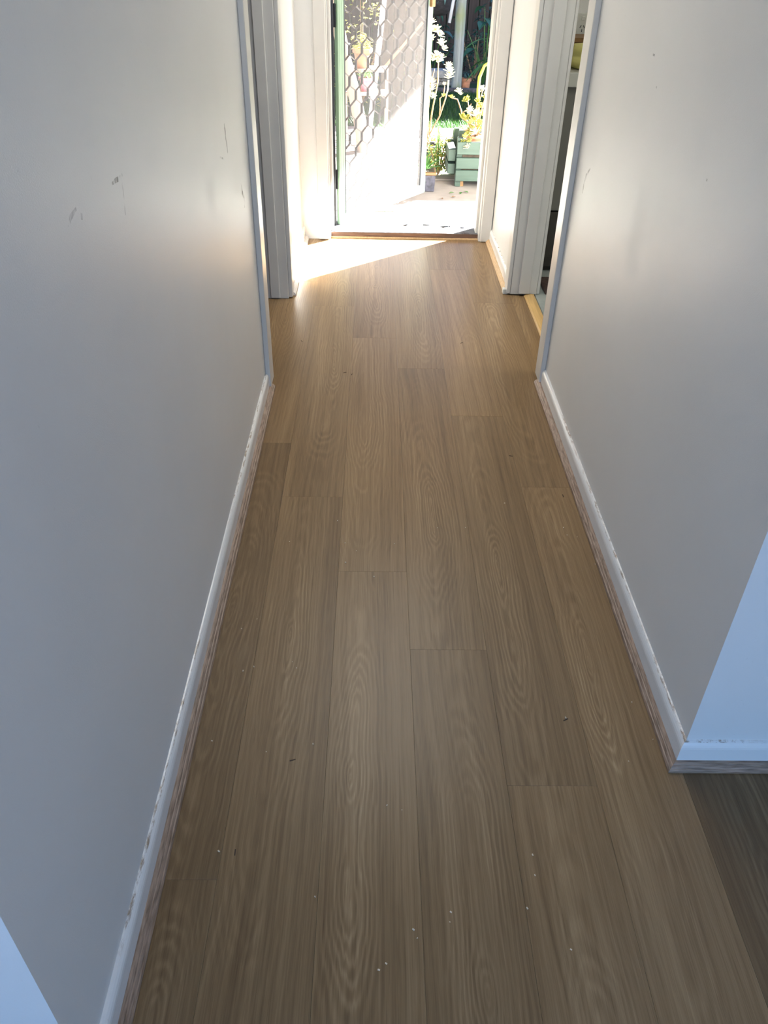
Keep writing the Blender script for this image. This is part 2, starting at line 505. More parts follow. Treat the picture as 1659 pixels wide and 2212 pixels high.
def struct(o, label, cat='wall'):
    return tag(o, label, cat, kind='structure')


# ---- walls
def wall(name, boxes, mat, label):
    bm = bmesh.new()
    for b in boxes: box(bm, *b)
    return struct(obj(name, bm, mat), label)


DL0, DL1 = 2.705, 3.50          # left doorway opening
DR0, DR1 = 2.755, 3.585         # right doorway opening
wall_left = wall('wall_left', [(XL - 0.10, XL, YL, DL0 - 0.02, -0.008, HC), (XL - 0.10, XL, DL1 + 0.02, YF, -0.008, HC), (XL - 0.10, XL, DL0 - 0.02, DL1 + 0.02, 2.07, HC)],
                 'wall', 'off-white painted hallway wall on the left with scuff marks')
wall_right = wall('wall_right', [(XR, XR + 0.12, YR, DR0 - 0.02, -0.008, HC), (XR, XR + 0.12, DR1 + 0.02, YF, -0.008, HC), (XR, XR + 0.12, DR0 - 0.02, DR1 + 0.02, 2.07, HC)],
                  'wall', 'off-white painted hallway wall on the right')
wall('wall_near_left', [(-2.5, XL - 0.10, YL, YL + 0.10, -0.008, HC)], 'wall', 'wall turning left at the near end of the left hallway wall')
wall('wall_near_right', [(XR + 0.12, 2.7, YR, YR + 0.10, -0.008, HC)], 'wall', 'wall turning right at the near corner of the right hallway wall')
OX0, OX1 = -0.27, 0.60          # front door structural opening
wall('wall_front', [(-2.5, OX0, YF, YF + 0.13, -0.15, HC), (OX1, 2.7, YF, YF + 0.13, -0.15, HC), (OX0, OX1, YF, YF + 0.13, 2.10, HC)],
     'wall', 'front house wall around the open front door')
wall('wall_side_left', [(-2.6, -2.5, -1.8, YF + 0.13, -0.15, HC)], 'wall', 'outer wall on the far left of the house')
wall('wall_side_right', [(2.7, 2.8, -1.8, YF + 0.13, -0.15, HC)], 'wall', 'outer wall on the far right of the house')
wall('wall_back', [(-2.5, -1.75, -1.8, -1.7, -0.15, HC), (1.9, 2.7, -1.8, -1.7, -0.15, HC), (-1.75, 1.9, -1.8, -1.7, 2.15, HC), (-1.75, 1.9, -1.8, -1.7, -0.15, 0.0)],
     'wall', 'wall behind the camera holding the glazed sliding door')
ceiling = struct(B('ceiling', -2.6, 2.8, -1.8, YF + 0.13, HC, HC + 0.12, 'ceiling'), 'white painted ceiling over the hallway', 'ceiling')

# ---- glazed sliding door behind the camera
win = struct(empty('window_1', (0, -1.75, 0)), 'large glazed sliding door behind the viewpoint', 'window')
bm = bmesh.new()
for b in ((-1.75, -1.70, -0.03, 0.03, 0, 2.15), (1.85, 1.90, -0.03, 0.03, 0, 2.15), (-1.70, 1.85, -0.03, 0.03, 2.10, 2.15), (-1.70, 1.85, -0.03, 0.03, 0, 0.05), (0.05, 0.10, -0.03, 0.03, 0.05, 2.10)):
    box(bm, *b)
obj('window_frame', bm, 'white_paint', win)
B('pane', -1.70, 0.05, -0.004, 0.004, 0.05, 2.10, 'glass', win)
B('pane', 0.10, 1.85, -0.004, 0.004, 0.05, 2.10, 'glass', win)

# ---- skirting boards with the floor beading in front of them
SK = [(0.0, 0.0), (0.012, 0.0), (0.012, 0.052), (0.0112, 0.0575), (0.0092, 0.0625), (0.0062, 0.0665), (0.003, 0.0688), (0.0, 0.0696)]
BD = [(0.012, 0.0), (0.030, 0.0), (0.030, 0.005), (0.0285, 0.0082), (0.0262, 0.0090), (0.0252, 0.0108), (0.0228, 0.0132), (0.0206, 0.0138), (0.0196, 0.0156), (0.0165, 0.0176), (0.012, 0.0182)]
KW = (YL, YR)
def skirting(name, path, side, label, bead_mat, bead_path=None):
    o = struct(obj(name, sweep(bmesh.new(), SK, path, side), 'skirt'), label, 'skirting')
    for i in range(len(path) - 1):
        obj('floor_beading', sweep(bmesh.new(), BD, bead_path or path, side, i), bead_mat if i == 0 else 'bead_x', o)
    return o
skirting('baseboard_left', [(XL, 2.60), (XL, YL), (-2.5, YL)], 1, 'white skirting with pinkish wood beading along the left wall', 'bead', [(XL, 2.628), (XL, YL), (-2.5, YL)])
skirting('baseboard_right', [(XR, 2.665), (XR, YR), (2.7, YR)], -1, 'white skirting with brown wood beading round the right wall corner', 'bead', [(XR, 2.695), (XR, YR), (2.7, YR)])
skirting('baseboard_far_left', [(XL, YF), (XL, 3.585)], 1, 'white skirting between left doorway and front door', 'bead_white', [(XL, YF), (XL, 3.54)])
bfr = skirting('baseboard_far_right', [(XR, YF), (XR, 3.67)], -1, 'white skirting with pale pine beading between right doorway and front door', 'bead_pine', [(XR, YF - 0.01), (XR, 3.625)])
B('end_block', XR - 0.034, XR - 0.010, 3.598, 3.626, 0.0, 0.024, 'plastic_white', bfr, 0.002)

# ---- door frames
def architrave(parent, x0, x1, y0, y1, z1, bev=0.004):
    return B('architrave', x0, x1, y0, y1, 0.004, z1, 'trim', parent, bev, 2)

d2 = struct(empty('door_1', (XL, 3.1, 0)), 'white timber frame of the open doorway in the left wall', 'door frame')
def P(par, name, x0, x1, y0, y1, z0, z1, mat='trim', bev=0.002, seg=1):
    px, py, pz = par.location
    return B(name, x0 - px, x1 - px, y0 - py, y1 - py, z0 - pz, z1 - pz, mat, par, bev, seg)
P(d2, 'architrave', XL, XL + 0.018, 2.600, 2.690, 0.012, 2.15, bev=0.003, seg=2)
P(d2, 'architrave', XL, XL + 0.018, 3.505, 3.588, 0.004, 2.15, bev=0.004, seg=2)
P(d2, 'architrave', XL, XL + 0.018, 2.692, 3.503, 2.065, 2.15, bev=0.004)
P(d2, 'jamb', XL - 0.102, XL, 2.685, DL0, 0.0, 2.07)
P(d2, 'jamb', XL - 0.102, XL, DL1, 3.520, 0.0, 2.07)
P(d2, 'door_stop', XL - 0.080, XL - 0.039, DL1 - 0.012, DL1, 0.006, 2.05)
P(d2, 'door_stop', XL - 0.080, XL - 0.039, DL0, DL0 + 0.012, 0.006, 2.05)
P(d2, 'head_jamb', XL - 0.102, XL, DL0, DL1, 2.05, 2.07)

d3 = struct(empty('door_2', (XR, 3.2, 0)), 'white timber frame of the open doorway in the right wall', 'door frame')
P(d3, 'architrave', XR - 0.018, XR, 2.665, 2.755, 0.012, 2.15, bev=0.003, seg=2)
P(d3, 'architrave', XR - 0.018, XR, 3.588, 3.670, 0.006, 2.15, bev=0.004, seg=2)
P(d3, 'architrave', XR - 0.018, XR, 2.757, 3.586, 2.065, 2.15, bev=0.004)
P(d3, 'jamb', XR, XR + 0.122, 2.735, DR0, 0.0, 2.07)
P(d3, 'jamb', XR, XR + 0.122, DR1, 3.605, 0.006, 2.07)
P(d3, 'door_stop', XR + 0.037, XR + 0.087, DR1 - 0.012, DR1, 0.012, 2.05)
P(d3, 'door_stop', XR + 0.037, XR + 0.087, DR0, DR0 + 0.012, 0.012, 2.05)
P(d3, 'head_jamb', XR, XR + 0.122, DR0, DR1, 2.05, 2.07)
P(d3, 'architrave', XR + 0.122, XR + 0.137, 3.590, 3.66, 0.006, 2.15, bev=0.003)
th = sweep(bmesh.new(), [(0.0, 0.0), (0.0, 0.004), (0.006, 0.0085), (0.030, 0.010), (0.046, 0.0085), (0.050, 0.0)], [(0.704, 2.757), (0.704, 3.583)], -1)
tt = struct(obj('trim_1', th, 'pine'), 'honey pine threshold strip across the right doorway', 'threshold')

d1 = struct(empty('door_3', (0.165, YF, 0)), 'white front door frame with worn timber sill', 'door frame')
P(d1, 'architrave', -0.304, -0.246, YF - 0.018, YF, 0.003, 2.16, bev=0.004, seg=2)
P(d1, 'architrave', 0.578, 0.636, YF - 0.018, YF, 0.003, 2.16, bev=0.004, seg=2)
P(d1, 'architrave', -0.246, 0.578, YF - 0.018, YF, 2.08, 2.16, bev=0.004)
P(d1, 'jamb', OX0, -0.240, YF, YF + 0.145, 0.0, 2.10)
P(d1, 'jamb', 0.570, OX1, YF, YF + 0.145, 0.0, 2.10)
P(d1, 'door_stop', -0.240, -0.226, YF + 0.050, YF + 0.145, 0.026, 2.08)
P(d1, 'door_stop', 0.556, 0.570, YF + 0.050, YF + 0.145, 0.026, 2.08)
P(d1, 'head_jamb', -0.240, 0.570, YF, YF + 0.145, 2.07, 2.10)
P(d1, 'screen_frame', -0.240, -0.2145, YF + 0.147, YF + 0.166, 0.03, 2.08, 'dark_metal', 0.001)  # coloured dark to stand in for the shaded gap beside the hinge stile
P(d1, 'floor_trim', -0.243, 0.573, 4.400, 4.414, -0.002, 0.006, 'bead_pine', 0.001)
s_ = P(d1, 'sill', -0.240, 0.570, 4.415, 4.625, -0.03, 0.030, 'sill', 0.004, 2)
P(d1, 'sill_nosing', -0.240, 0.570, 4.4145, 4.4185, -0.002, 0.027, 'sill_dark', 0.001)
for fx, fy, fr, fs in ((0.40, 4.545, 0.5, 0.030), (0.425, 4.555, 1.1, 0.024), (0.50, 4.53, 0.2, 0.020), (0.18, 4.56, 0.8, 0.022), (0.30, 4.57, -0.3, 0.026)):
    bm = bmesh.new(); leaf(bm, (-fs, 0, 0.0), (1, 0, 0.12), fs * 2, fs * 1.1, 0.1, n=3)
    f = obj('paint_flake', bm, 'sill', d1); f.location = (fx - 0.165, fy - YF, 0.0325); f.rotation_euler = (0, 0, fr)

# ---- scuff marks on the walls (thin paint marks, a fraction of a millimetre proud)
def scuff(parent, x, pts, w, mat='scuff'):
    """pts in (y, z) on the wall plane x"""
    bm = bmesh.new(); rows = []
    n = len(pts)
    for i, (y, z) in enumerate(pts):
        a = Vector(pts[max(i - 1, 0)]); b = Vector(pts[min(i + 1, n - 1)]); d = (b - a).normalized(); m = Vector((-d.y, d.x))
        ww = w * (0.15 + 0.85 * math.sin(math.pi * (i + 0.5) / n))
        rows.append((bm.verts.new((x, y + m.x * ww, z + m.y * ww)), bm.verts.new((x, y - m.x * ww, z - m.y * ww))))
    for a, b in zip(rows, rows[1:]): bm.faces.new((a[0], a[1], b[1], b[0]))
    return obj('scuff_mark', bm, mat, parent)


# ================================================================== ROOM BEHIND THE RIGHT DOORWAY
tf = struct(B('floor_tiled', XR + 0.115, 2.7, YR + 0.10, YF, -0.05, -0.001, 'grout'), 'pale grey tiled floor of the room beyond the right doorway', 'floor')
for i in range(6):
    for k in range(9):
        x0, y0 = 0.757 + i * 0.33, 1.11 + k * 0.363
        B('tile', x0, min(x0 + 0.327, 2.695), y0, min(y0 + 0.360, YF - 0.005), -0.001, 0.0035, 'tile', tf, 0.001)
cab = tag(empty('cabinet', (1.5, 3.9, 0.0035)), 'grey laminate base cabinet with dark kick seen through the right doorway', 'cabinet')
P(cab, 'body', 0.785, 2.2, 3.92, 4.37, 0.305, 0.832, 'cabinet')
P(cab, 'cabinet_door', 0.785, 1.235, 3.90, 3.92, 0.303, 0.830, 'cabinet', 0.001)
P(cab, 'cabinet_door', 1.239, 1.69, 3.90, 3.92, 0.303, 0.830, 'cabinet', 0.001)
P(cab, 'cabinet_door', 1.694, 2.2, 3.90, 3.92, 0.303, 0.830, 'cabinet', 0.001)
P(cab, 'drawer_front', 0.785, 2.2, 3.905, 3.93, 0.03, 0.294, 'cab_dark', 0.001)
P(cab, 'kick', 0.79, 2.2, 3.935, 4.37, 0.0035, 0.305, 'cab_dark')
tag(B('benchtop', 0.770, 2.22, 3.875, 4.375, 0.8325, 0.889, 'bench', None, 0.004, 2), 'pale benchtop over the grey cabinet beyond the right doorway', 'benchtop')
bm = bmesh.new(); bmesh.ops.create_icosphere(bm, subdivisions=4, radius=1.0)
for v in bm.verts:
    x, y, z = v.co
    r = 1 + 0.06 * math.sin(5 * x + 2 * y) + 0.05 * math.sin(9 * z + 3 * x)
    zz = max(z, -0.55)
    v.co = (x * 0.17 * r, y * 0.13 * r, (zz + 0.55) * 0.078 * r)
bag = tag(obj('cloth_bundle', bm, 'yellow', None, True), 'yellow folded cloth bundle lying on the pale benchtop', 'cloth')
bag.location = (1.02, 4.03, 0.8895)
bx = tag(empty('wooden_box', (1.05, 4.26, 0.8895)), 'brown timber box standing behind the yellow cloth on the benchtop', 'box')
P(bx, 'front_panel', 0.86, 1.26, 4.18, 4.192, 0.8895, 0.972, 'brown_wood', 0.001)
P(bx, 'lid', 0.855, 1.265, 4.175, 4.35, 0.972, 0.992, 'brown_wood', 0.002)
P(bx, 'side_panel', 0.86, 0.872, 4.192, 4.34, 0.8895, 0.972, 'brown_wood', 0.001)
P(bx, 'side_panel', 1.248, 1.26, 4.192, 4.34, 0.8895, 0.972, 'brown_wood', 0.001)
sk = tag(empty('power_outlet', (0.98, YF - 0.006, 1.03)), 'white power outlet plate on the wall above the benchtop', 'power outlet')
P(sk, 'plate', 0.915, 1.045, YF - 0.010, YF - 0.0005, 0.985, 1.075, 'plastic_white', 0.002, 2)
for dx in (0.972, 1.022):
    for ax, az, rr in ((-0.008, 1.020, 0.5), (0.008, 1.020, -0.5), (0.0, 1.004, 0.0)):
        bm = box(bmesh.new(), -0.0016, 0.0016, -0.002, 0.002, -0.006, 0.006)
        s2 = obj('socket_slot', bm, 'dark_metal', sk); s2.location = (dx + ax - 0.98, -0.0045, az - 1.03); s2.rotation_euler = (0, rr, 0)
    P(sk, 'switch', dx - 0.008, dx + 0.008, YF - 0.014, YF - 0.009, 1.045, 1.062, 'plastic_white', 0.001)
tag(B('floor_mat', 0.805, 1.25, 3.59, 3.80, 0.0035, 0.016, 'mat', None, 0.003), 'dark brown mat on the grey tiles beyond the right doorway', 'mat')
cl = tag(empty('ceiling_light', (1.7, 2.6, HC)), 'round ceiling light in the room beyond the right doorway', 'lamp')  # added out of view to brighten the side room
obj('lamp_base', lathe(bmesh.new(), [(0.20, -0.02), (0.20, 0.0)], seg=24), 'plastic_white', cl)
obj('diffuser', lathe(bmesh.new(), [(0.02, -0.09), (0.10, -0.08), (0.17, -0.055), (0.19, -0.02)], seg=24), 'lamp', cl, True)

M['hall_lamp'] = M['lamp'].copy(); M['hall_lamp'].node_tree.nodes['Principled BSDF'].inputs['Emission Strength'].default_value = 3.9; M['hall_lamp'].node_tree.nodes['Principled BSDF'].inputs['Emission Color'].default_value = (1.0, 0.97, 0.92, 1)
hl = tag(empty('skylight', (0.125, 3.3, HC)), 'frosted acrylic skylight panel in the hallway ceiling near the front door', 'skylight')  # glowing panel added overhead, out of view, to lift the hall brightness
bm = bmesh.new()
for q in ((-0.40, 0.40, -0.90, -0.86), (-0.40, 0.40, 0.86, 0.90), (-0.40, -0.36, -0.86, 0.86), (0.36, 0.40, -0.86, 0.86)): box(bm, q[0], q[1], q[2], q[3], -0.02, 0.0)
obj('skylight_frame', bm, 'plastic_white', hl)
B('diffuser', -0.36, 0.36, -0.86, 0.86, -0.012, -0.002, 'hall_lamp', hl)

# ================================================================== SCREEN DOOR (hinged at the left jamb, swung outward)
HX, HY = -0.212, 4.553
sd = tag(empty('screen_door', (HX, HY, 0.0), math.atan2(0.817, 0.576)), 'green framed security screen door swung open outside the front doorway', 'door')
LD, ZB, ZT, ST, TH = 0.885, 0.030, 2.04, 0.052, 0.022
def SDB(name, x0, x1, y0, y1, z0, z1, mat, bev=0.002): return B(name, x0, x1, y0, y1, z0, z1, mat, sd, bev)
SDB('hinge_stile', 0, ST, -TH, 0, ZB, ZT, 'green'); SDB('lock_stile', LD - ST, LD, -TH, 0, ZB, ZT, 'green')
SDB('top_rail', ST, LD - ST, -TH, 0, ZT - ST, ZT, 'green'); SDB('bottom_rail', ST, LD - ST, -TH, 0, ZB, ZB + ST, 'green')
for a, b in ((0.012, 0.017), (0.033, 0.038)):
    SDB('stile_rib', a, b, -TH - 0.0008, -TH + 0.001, ZB, ZT, 'green', 0.0003)
    SDB('stile_rib', LD - b, LD - a, -TH - 0.0008, -TH + 0.001, ZB, ZT, 'green', 0.0003)
SDB('glazing_seal', ST, ST + 0.007, -TH - 0.001, -0.004, ZB + ST, ZT - ST, 'dark_metal', 0.0)
SDB('glazing_seal', LD - ST - 0.007, LD - ST, -TH - 0.001, -0.004, ZB + ST, ZT - ST, 'dark_metal', 0.0)
SDB('hinge', -0.008, 0.004, -0.012, 0.014, 0.98, 1.08, 'dark_metal', 0.002)
SDB('hinge', -0.008, 0.004, -0.012, 0.014, 0.22, 0.32, 'dark_metal', 0.002)
SDB('hinge', -0.008, 0.004, -0.012, 0.014, 1.78, 1.88, 'dark_metal', 0.002)
SDB('lock_case', LD - 0.043, LD - 0.009, -TH - 0.020, -TH + 0.001, 1.03, 1.20, 'brown_wood', 0.003)
gx0, gx1 = ST + 0.007, LD - ST - 0.007
NS = 14; p = (gx1 - gx0) / NS; LZ = 0.140
def grille_strip(i):
    bm = bmesh.new(); rows = []
    sgn = 1 if i % 2 else -1
    z = ZB + ST
    pts = []
    k = 0
    while z < ZT - ST:
        for dz, s in ((0.0, 1), (0.042, 1), (0.070, -1), (0.112, -1)):
            zz = z + dz
            if zz <= ZT - ST: pts.append((s * sgn * p * 0.465, zz))
        z += LZ
    for x, zz in pts:
        cx = gx0 + (i + 0.5) * p
        rows.append([bm.verts.new((cx + x + ox, oy, zz)) for ox, oy in ((-0.0016, -0.014), (0.0016, -0.014), (0.0016, -0.001), (-0.0016, -0.001))])
    for a, b in zip(rows, rows[1:]):
        for j in range(4): bm.faces.new((a[j], a[(j + 1) % 4], b[(j + 1) % 4], b[j]))
    bm.faces.new(rows[0]); bm.faces.new(rows[-1][::-1])
    return obj('grille_strip', bm, 'grille', sd)
for i in range(NS): grille_strip(i)
bm = bmesh.new(); vs = [bm.verts.new(q) for q in ((gx0, -0.0165, ZB + ST), (gx1, -0.0165, ZB + ST), (gx1, -0.0165, ZT - ST), (gx0, -0.0165, ZT - ST))]; bm.faces.new(vs)
obj('fly_wire', bm, 'fly', sd)

# ================================================================== OUTSIDE
GZ = -0.12
ground = struct(B('ground', -30, 30, -30, 30, -0.6, -0.165, 'soil'), 'bare garden soil around the house', 'ground')
pat = struct(B('patio', -3.0, 3.5, 4.515, 8.15, -0.165, GZ - 0.022, 'soil'), 'sunlit concrete patio outside the front door', 'patio')
ys = [4.52, 5.085, 5.36, 6.2, 7.1, 8.15]
xs = [-3.0, -1.9, -0.75, 1.0, 2.2, 3.5]
for a, b in zip(ys, ys[1:]):
    for c, d in zip(xs, xs[1:]):
        g = 0.010
        B('paving_slab', c + g, d - g, a + g, b - g, GZ - 0.022, GZ + rnd(-0.003, 0.003), 'concrete', pat, 0.005)
# weeds in the paving joints
def tufts(name, segs, label, parent=None):
    bm = bmesh.new()
    for x0, y0, x1, y1, n, h in segs:
        for _ in range(n):
            t = random.random()
            leaf(bm, (x0 + (x1 - x0) * t + rnd(-.012, .012), y0 + (y1 - y0) * t + rnd(-.012, .012), GZ - 0.02), rdir(0.3, 1.4), rnd(.5, 1) * h, h * 0.3, 0.3, n=2)
    return tag(obj(name, bm, 'leaf_dark'), label, 'weeds', kind='stuff')
tufts('joint_weeds', [(0.12, 5.36, 0.75, 5.36, 240, 0.035), (0.0, 5.36, 0.12, 5.36, 80, 0.045)], 'thin line of green weeds along the paving joint')
tufts('weed_tuft', [(-0.14, 5.085, 0.02, 5.085, 150, 0.05), (-0.06, 5.2, 0.0, 5.2, 40, 0.03)], 'small green weed tuft in the paving near the sill')
# lawn
lawn_base = struct(B('lawn', -3.5, 4.5, 8.15, 11.0, -0.165, GZ - 0.012, 'turf'), 'lawn beyond the patio', 'lawn')
bm = bmesh.new()
for _ in range(16000):
    t = random.random() ** 1.3
    y = 8.12 + t * 2.1; x = rnd(-0.7, 1.7)
    d = rdir(0.9, 2.5)
    b0 = Vector((x, y, GZ - 0.014)); s = Vector((-d.y, d.x, 0)).normalized() * 0.0035; h = rnd(0.03, 0.065)
    bm.faces.new((bm.verts.new(b0 - s), bm.verts.new(b0 + s), bm.verts.new(b0 + d * h)))
tag(obj('grass_blades', bm, 'grass'), 'short green grass blades on the lawn past the patio', 'grass', kind='stuff')

# porch roof
struct(B('porch_roof', -3.0, 2.62, YF + 0.13, 8.2, 2.40, 2.50, 'tan'), 'flat porch roof over the patio', 'roof')

# fence with single palings
fn = tag(empty('paling_fence', (0.6, 12.4, -0.165)), 'dark timber paling fence at the back of the garden', 'fence')
pal = None
for i in range(34):
    bm = box(bmesh.new(), -0.066, 0.066, -0.009, 0.009, 0.0, 1.95, 0.002) if pal is None else None
    if pal is None: o = obj('paling', bm, 'fence', fn); pal = o
    else: o = pal.copy(); C.objects.link(o); o.parent = fn
    o.location = (-2.3 + i * 0.142, rnd(-0.004, 0.004), rnd(-0.01, 0.01))
B('fence_rail', -2.4, 2.6, 0.012, 0.05, 0.35, 0.42, 'fence', fn); B('fence_rail', -2.4, 2.6, 0.012, 0.05, 1.45, 1.52, 'fence', fn)
# unseen leafy block added behind it to shade the back of the lawn
bm = bmesh.new(); box(bm, -7, 9, 12.75, 13.6, -0.165, 2.4); bmesh.ops.subdivide_edges(bm, edges=bm.edges[:], cuts=9, use_grid_fill=True)
for v in bm.verts:
    if v.co.z > 0.5 and v.co.x > 2.4: v.co.z *= 1.0 + 0.5 * min(1.0, (v.co.x - 2.4) / 0.8)
    if v.co.z > -0.1: v.co += Vector((rnd(-.1, .1), rnd(-.12, .12), rnd(-.2, .2)))
tag(obj('hedge', bm, 'hedge'), 'tall dense hedge rising behind the paling fence', 'hedge')

# round log post, hanging basket and leaning pipe
bm = bmesh.new(); tube(bm, [(0.003 * math.sin(z * 5), 0.0, z) for z in [q * 0.12 for q in range(22)]], [0.058 + rnd(-.0015, .0015) for _ in range(22)], 16)
po = tag(obj('log_post', bm, 'log', None, True), 'weathered grey round log post standing at the lawn edge', 'post'); po.location = (0.935, 10.4, -0.165)
bm = bmesh.new(); lathe(bm, [(0.02, -0.17), (0.09, -0.16), (0.15, -0.10), (0.175, 0.0), (0.17, 0.06), (0.14, 0.07)], seg=18)
hb = tag(empty('hanging_basket', (0.66, 10.15, 0.80)), 'dark fibre hanging basket beside the log post', 'basket')
obj('basket_bowl', bm, 'basket', hb, True)
bm = bmesh.new()
for _ in range(90): leaf(bm, (rnd(-.1, .1), rnd(-.1, .1), 0.06), rdir(-.3, 1), rnd(.10, .2), .04, 0.6, n=3)
o = obj('basket_foliage', bm, 'leaf_blue', hb); o['kind'] = 'stuff'
bm = bmesh.new(); tube(bm, [(0, 0, 0.07), (0.05, 0.02, 1.55)], 0.003, 5); obj('hanger', bm, 'dark_metal', hb)
pp = tag(obj('conduit_pipe', tube(bmesh.new(), [(0, 0, 0), (0.065, 0.02, 0.42), (0.13, 0.04, 0.84)], 0.017, 10), 'pipe', None, True), 'pale grey pipe hanging slanted in front of the log post', 'pipe'); pp.location = (0.765, 9.8, 0.595)

# stone planter block with bricks, terracotta pot
sp = tag(empty('stone_planter', (0.81, 10.85, -0.165)), 'pale stone capped brick planter left of the log post', 'planter')
P(sp, 'capstone', 0.66, 0.95, 10.74, 10.96, -0.050, 0.032, 'stone', 0.008)
for r in range(3):
    for k in range(3):
        x0 = 0.69 + k * 0.092 - (0.03 if r % 2 else 0)
        P(sp, 'brick', x0, x0 + 0.086, 10.77, 10.94, -0.165 + r * 0.038, -0.165 + r * 0.038 + 0.034, 'brick_pale', 0.004)
tag(B('edging_board', 0.45, 1.45, 10.28, 10.31, -0.165, -0.085, 'slate', None, 0.004), 'dark edging board along the back of the lawn', 'edging')
def pot(name, loc, r, h, mat, label, rim=0.010, seg=22):
    t = tag(empty(name, loc), label, 'pot')
    obj('pot_body', lathe(bmesh.new(), [(r * 0.72, 0), (r * 0.97, h * 0.82), (r * 0.85, h * 0.84)], seg=seg), mat, t, True)
    obj('rim', lathe(bmesh.new(), [(r * 0.97, h * 0.80), (r + rim, h * 0.80), (r + rim, h), (r * 0.9, h), (r * 0.88, h * 0.80)], seg=seg), mat, t)
    obj('soil_fill', lathe(bmesh.new(), [(r * 0.86, h * 0.85), (r * 0.5, h * 0.90)], seg=seg), 'soil', t)
    return t
def foliage(parent, n, rx, ry, z0, z1, L, W, mat, name='foliage', droop=0.4, k=3):
    bm = bmesh.new()
    for _ in range(n):
        a = rnd(0, 2 * math.pi); q = math.sqrt(random.random())
        leaf(bm, (rx * q * math.cos(a), ry * q * math.sin(a), rnd(z0, z1)), rdir(-.2, 1), rnd(.6, 1.1) * L, W * rnd(.7, 1.2), droop, n=k)
    o = obj(name, bm, mat, parent); o['kind'] = 'stuff'; return o
t = pot('terracotta_pot', (1.055, 10.5, -0.130), 0.056, 0.125, 'terracotta', 'orange terracotta pot at the foot of the log post')
t.location.z = -0.164; t.scale = (1, 1, 1.25)
foliage(t, 40, 0.03, 0.03, 0.12, 0.16, 0.07, 0.015, 'leaf_blue')

# big leaved plants in front of the fence
def bigleaf_plant(name, loc, n, H, L, W, mat, label, spread=0.25):
    t = tag(empty(name, loc), label, 'plant')
    for i in range(n):
        a = 2 * math.pi * i / n + rnd(-.3, .3); h = H * rnd(0.45, 1.0); r = spread * rnd(.3, 1)
        tip = Vector((r * math.cos(a), r * math.sin(a), h))
        obj('leaf_stalk', tube(bmesh.new(), [(0, 0, 0), tip * 0.5 + Vector((0, 0, h * 0.12)), tip], [0.008, 0.006, 0.004], 5), 'leaf', t)
        bm = bmesh.new(); leaf(bm, tip, (math.cos(a), math.sin(a) - 0.4, -0.1), L * rnd(.7, 1.1), W * rnd(.8, 1.1), 0.35, n=6)
        obj('leaf_blade', bm, mat, t)
    return t
bigleaf_plant('broad_leaf_plant', (1.32, 11.0, -0.165), 11, 0.85, 0.20, 0.12, 'leaf_dark', 'dark broad-leaved plant right of the log post')
bigleaf_plant('strap_leaf_plant', (1.36, 10.60, -0.165), 9, 0.62, 0.34, 0.045, 'leaf', 'green strap-leaved plant nearest the right door jamb', 0.12)
bigleaf_plant('shade_plant', (0.70, 11.4, -0.165), 10, 0.55, 0.22, 0.08, 'leaf_blue', 'blue-green plant in the shade behind the stone planter')
def shrub(name, loc, n, rx, ry, h, L, W, mat, label):
    t = tag(empty(name, loc), label, 'shrub')
    for i in range(4):
        a = i * 1.6
        obj('stem', tube(bmesh.new(), [(0, 0, 0), (rx * .4 * math.cos(a), ry * .4 * math.sin(a), h * .55), (rx * .6 * math.cos(a), ry * .6 * math.sin(a), h * .9)], [0.012, 0.008, 0.004], 6), 'stem', t)
    foliage(t, n, rx, ry, 0.03, h, L, W, mat)
    return t
shrub('fern_shrub', (1.25, 11.45, -0.165), 260, 0.30, 0.12, 0.55, 0.12, 0.022, 'leaf_dark', 'dark ferny shrub low beside the terracotta pot')
shrub('climber_shrub', (0.55, 11.9, -0.165), 420, 0.50, 0.22, 1.6, 0.15, 0.03, 'leaf_dark', 'dark leafy climber on the fence left of the log post')
shrub('climber_shrub', (1.75, 11.9, -0.165), 420, 0.55, 0.22, 1.6, 0.15, 0.035, 'leaf_blue', 'blue-green leafy climber on the fence at the far right')
shrub('low_shrub', (0.42, 10.9, -0.165), 200, 0.22, 0.16, 0.35, 0.08, 0.02, 'leaf', 'low green shrub left of the stone planter')

# tiered green planter box
pl = tag(empty('slatted_planter', (0.95, 6.2, GZ)), 'green painted slatted timber planter box outside the door', 'planter')
for i, (z0, z1) in enumerate(((-0.078, -0.004), (0.006, 0.080), (0.102, 0.184))):
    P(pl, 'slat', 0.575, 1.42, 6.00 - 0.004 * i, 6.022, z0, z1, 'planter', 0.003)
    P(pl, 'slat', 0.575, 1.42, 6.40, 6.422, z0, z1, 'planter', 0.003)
for i, (z0, z1) in enumerate(((-0.040, 0.028), (0.046, 0.122))):
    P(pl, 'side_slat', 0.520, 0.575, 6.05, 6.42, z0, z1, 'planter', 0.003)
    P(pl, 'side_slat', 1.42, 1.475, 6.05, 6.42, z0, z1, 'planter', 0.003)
for cx in (0.577, 1.385):
    for cy in (6.024, 6.358):
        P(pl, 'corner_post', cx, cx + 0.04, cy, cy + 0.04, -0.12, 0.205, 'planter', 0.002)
P(pl, 'soil_fill', 0.62, 1.38, 6.03, 6.39, -0.05, 0.145, 'soil', 0.0)
P(pl, 'foot', 0.60, 0.64, 6.03, 6.07, -0.12, -0.08, 'brown_wood', 0.002)

